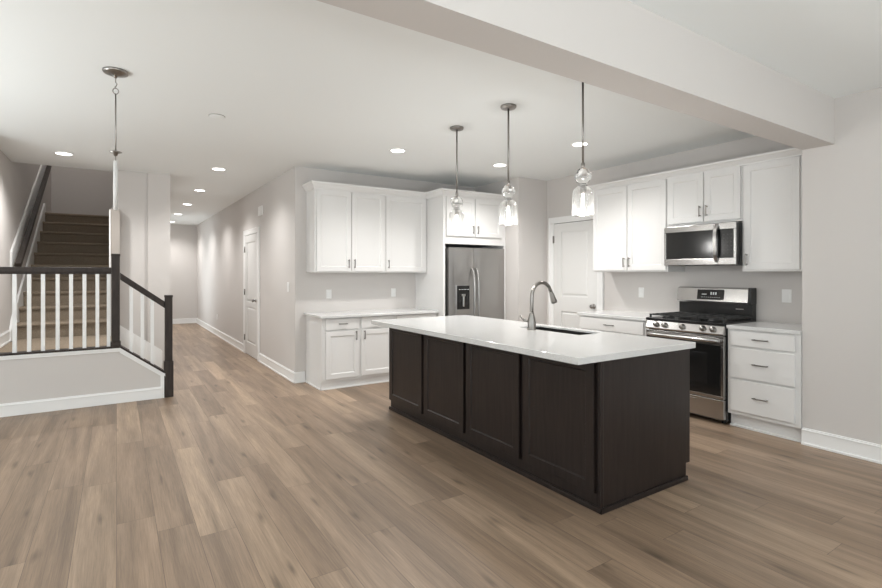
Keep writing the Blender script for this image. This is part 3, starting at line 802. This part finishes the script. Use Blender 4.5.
MB().tube([(-.014, .02, .072), (-.034, .048, .076), (-.040, .056, .077)], [.012, .014, .012], 14).tube([(-.038, .053, .077), (-.046, .066, .09), (-.055, .080, .112)], [.008, .007, .006], 10).build('handle', 'nickel', fc)

# ------------------------------------------------------------------ plates and small wall fittings
def plate(name, label, cat, loc, rz, wd, ht, kind, grp=None):
    t = thing(name, label, cat, loc, rz, grp)
    MB().box(-wd / 2, -.006, -ht / 2, wd / 2, 0, ht / 2, .003).build('cover', 'plate', t)
    if kind == 'outlet':
        for z in (-.022, .022):
            MB().box(-.017, -.009, z - .015, .017, -.005, z + .015, .003).box(-.0075, -.0095, z - .004, -.0055, -.0088, z + .006).box(.0055, -.0095, z - .004, .0075, -.0088, z + .006).build('socket', 'plate', t)
    else:
        n = kind
        for k in range(n):
            x = (k - (n - 1) / 2) * .046
            MB().box(x - .016, -.010, -.033, x + .016, -.005, .033, .003).build('rocker', 'plate', t)
    return t
GO = 'white outlets'
def px_on_y(u, v, Y):
    s, c_ = math.sin(R(33.119)), math.cos(R(33.119)); l = (u - 441.14) / 497.33
    r_ = (s + l * c_, c_ - l * s, -(v - 273.6) / 497.33); t = Y / r_[1]; return r_[0] * t, 1.375 + r_[2] * t
def px_on_x(u, v, X):
    s, c_ = math.sin(R(33.119)), math.cos(R(33.119)); l = (u - 441.14) / 497.33
    r_ = (s + l * c_, c_ - l * s, -(v - 273.6) / 497.33); t = X / r_[0]; return r_[1] * t, 1.375 + r_[2] * t
x, z = px_on_y(329, 294, YB); plate('outlet', 'white outlet over the left counter, nearer the hall corner', 'outlet', (x, YB, z), 0, .072, .118, 'outlet', GO)
x, z = px_on_y(393.5, 292.5, YB); plate('outlet', 'white outlet over the left counter, nearer the refrigerator', 'outlet', (x, YB, z), 0, .072, .118, 'outlet', GO)
y, z = px_on_x(641.5, 292.5, XW); plate('outlet', 'white outlet on the wall left of the range', 'outlet', (XW, y, z), -90, .072, .118, 'outlet', GO)
y, z = px_on_x(787, 296, XW); plate('light_switch', 'white switch plate on the wall right of the range', 'switch', (XW, y, z), -90, .082, .124, 1)
y, z = px_on_x(288.5, 287, XH); plate('light_switch', 'white single switch on the hall wall near the kitchen corner', 'switch', (XH, y, z), -90, .075, .125, 1)
y, z = px_on_x(217.4, 317, XH); plate('outlet', 'small white outlet low on the hall wall beyond the door', 'outlet', (XH, y, z), -90, .072, .118, 'outlet', GO)
t = thing('door_chime', 'white door chime box high on the hall wall above the door', 'chime', (XH, 7.97, 2.345), -90)
MB().box(-.10, -.03, -.072, .10, 0, .072, .005).build('cover', 'plate', t)
t = thing('smoke_detector', 'round white smoke detector cover flush with the ceiling', 'smoke detector', (.72, 4.618, H))
MB().lathe([(0, 0), (.062, 0), (.062, -.006), (.056, -.008), (0, -.009)], (0, 0, 0), 32).build('cover', 'ceil', t)
MB().lathe([(.060, .0), (.066, 0), (.066, -.004), (.062, -.0045)], (0, 0, 0), 32).build('ring', 'nickel', t)

# ------------------------------------------------------------------ recessed lights
GR = 'recessed ceiling lights'
def can_proto():
    t = thing('recessed_light', '', 'ceiling light', (0, 0, 0), 0, GR)
    MB().lathe([(.073, 0), (.095, 0), (.095, -.004), (.088, -.008), (.075, -.006), (.073, 0)], (0, 0, 0), 36).build('trim_ring', 'trim', t)
    MB().lathe([(0, -.004), (.074, -.004), (.074, -.002), (0, -.002)], (0, 0, 0), 32).build('lens', 'lens', t)
    l = bpy.data.lights.new('downlight', 'SPOT'); l.energy = CAN; l.use_shadow = True; l.spot_size = R(145); l.spot_blend = 1.0; l.shadow_soft_size = .07
    l.color = (1.0, .985, .96)
    o = bpy.data.objects.new('downlight', l); COL.objects.link(o); o.parent = t; o.location = (0, 0, -.085)
    return t
cans = [(-.496, 7.0, 'lit recessed ceiling light above the stair landing'),
        (1.106, 6.944, 'lit recessed ceiling light, first of the hall row from the kitchen'),
        (1.13, 8.879, 'lit recessed ceiling light, second of the hall row from the kitchen'),
        (1.15, 10.804, 'lit recessed ceiling light, third of the hall row from the kitchen'),
        (1.17, 12.70, 'lit recessed ceiling light, fourth of the hall row from the kitchen'),
        (1.19, 14.65, 'lit recessed ceiling light, last of the hall row, half hidden by the stair wall'),
        (2.584, 4.828, 'lit recessed ceiling light in front of the left wall cabinets'),
        (3.992, 4.779, 'lit recessed ceiling light in front of the refrigerator'),
        (4.043, 3.549, 'lit recessed ceiling light behind the nearest glass pendant')]
cp0 = can_proto()
for i, (x, y, lab) in enumerate(cans):
    o = cp0 if i == 0 else copy_tree(cp0)
    o.location = (x, y, H); o['label'] = lab
    if i < 6:
        for ch in o.children:
            if ch.type == 'LIGHT': ch.data = ch.data.copy(); ch.data.energy = HALL if i else LAND

# ------------------------------------------------------------------ island pendants
GP = 'glass pendants over the island'
def pendant_proto():
    t = thing('pendant_light', '', 'pendant light', (0, 0, 0), 0, GP)
    MB().lathe([(0, 0), (.064, 0), (.064, -.012), (.058, -.02), (.012, -.024), (0, -.024)], (0, 0, 0), 32).build('canopy', 'nickel', t)
    MB().tube([(0, 0, -.02), (0, 0, -.622)], .0075, 10).build('rod', 'nickel', t)
    MB().lathe([(0, -.60), (.012, -.60), (.014, -.62), (.012, -.63), (0, -.63)], (0, 0, 0), 16).build('collar', 'nickel', t)
    pr = []
    for k in range(17):
        th = R(90 - k * 10.2); pr.append((max(.056 * math.cos(th), .0001 if k else 0), -.690 + .058 * math.sin(th)))
    pr.append((.032, -.752)); pr.append((.032, -.757)); pr.append((0, -.757))
    MB().lathe(pr, (0, 0, 0), 40).build('glass_globe', 'globe', t)
    sh = [(.034, -.757), (.040, -.763), (.052, -.771), (.063, -.784), (.069, -.802), (.071, -.82), (.0715, -.952), (.071, -.956), (.069, -.952), (.0685, -.82), (.0665, -.804), (.061, -.787), (.051, -.775)]
    MB().lathe(sh, (0, 0, 0), 44).build('glass_shade', 'shade', t)
    MB().lathe([(0, -.76), (.02, -.76), (.02, -.80), (.017, -.81), (0, -.81)], (0, 0, 0), 20).build('socket', 'nickel', t)
    MB().lathe([(0, -.80), (.008, -.805), (.011, -.83), (.011, -.92), (.008, -.94), (0, -.942)], (0, 0, 0), 20).build('bulb', 'bulb', t)
    l = bpy.data.lights.new('bulb_light', 'POINT'); l.energy = PEND; l.shadow_soft_size = .03; l.color = (1.0, .98, .95)
    o = bpy.data.objects.new('bulb_light', l); COL.objects.link(o); o.parent = t; o.location = (0, 0, -.975)
    return t
pp = pendant_proto()
for i, (x, y, lab) in enumerate(((2.634, 3.77, 'clear glass pendant over the island, in front of the refrigerator cabinet doors'),
                                 (2.644, 3.059, 'clear glass pendant, middle of the three over the island'),
                                 (2.650, 2.300, 'clear glass pendant nearest the right wall cabinets, its rod rising behind the beam'))):
    o = pp if i == 0 else copy_tree(pp)
    o.location = (x, y, H); o['label'] = lab

# ------------------------------------------------------------------ foyer pendant
fp = thing('pendant_light', 'slim nickel rod pendant with hook and ring in front of the stair', 'pendant light', (-.005, 3.962, H))
MB().lathe([(0, 0), (.074, 0), (.076, -.008), (.070, -.018), (.03, -.028), (.012, -.032), (.010, -.045), (0, -.047)], (0, 0, 0), 36).build('canopy', 'nickel', fp)
hk = [(0, 0, -.045), (0, 0, -.075), (.008, 0, -.085), (.004, 0, -.098), (-.004, 0, -.108), (0, 0, -.118)]
MB().tube(hk, .003, 8).build('hook', 'nickel', fp)
rg_ = [(.016 * math.cos(R(a_)), 0, -.134 + .019 * math.sin(R(a_))) for a_ in range(0, 361, 20)]
MB().tube(rg_, .003, 8, False).build('ring', 'nickel', fp)
MB().tube([(0, 0, -.152), (0, 0, -.535)], .0045, 10).build('rod', 'nickel', fp)
MB().lathe([(0, -.528), (.010, -.530), (.036, -.538), (.037, -.542), (.014, -.552), (.010, -.566), (0, -.568)], (0, 0, 0), 28).build('cap', 'nickel', fp)
MB().tube([(0, 0, -.56), (0, 0, -.605)], .003, 8).build('stem', 'nickel', fp)
MB().lathe([(0, -.598), (.0135, -.600), (.0135, -.925), (0, -.927)], (0, 0, 0), 20).build('tube_shade', 'milk', fp)

# ------------------------------------------------------------------ unseen upstairs lamp, added to brighten the stair
ul = thing('stairwell_fill_lamp', 'unseen round lamp added up in the stairwell to light the stair', 'ceiling light', (-.55, 10.4, 5.2))
MB().lathe([(0, 0), (.16, 0), (.16, -.03), (0, -.03)], (0, 0, 0), 32).build('base', 'nickel', ul)
MB().lathe([(.15, -.03), (.14, -.07), (.09, -.10), (0, -.11)], (0, 0, 0), 32).build('diffuser', 'lens', ul)
l = bpy.data.lights.new('lamp', 'POINT'); l.energy = STAIR; l.shadow_soft_size = .12; l.color = (1.0, .985, .96)
o = bpy.data.objects.new('lamp', l); COL.objects.link(o); o.parent = ul; o.location = (0, 0, -.3)
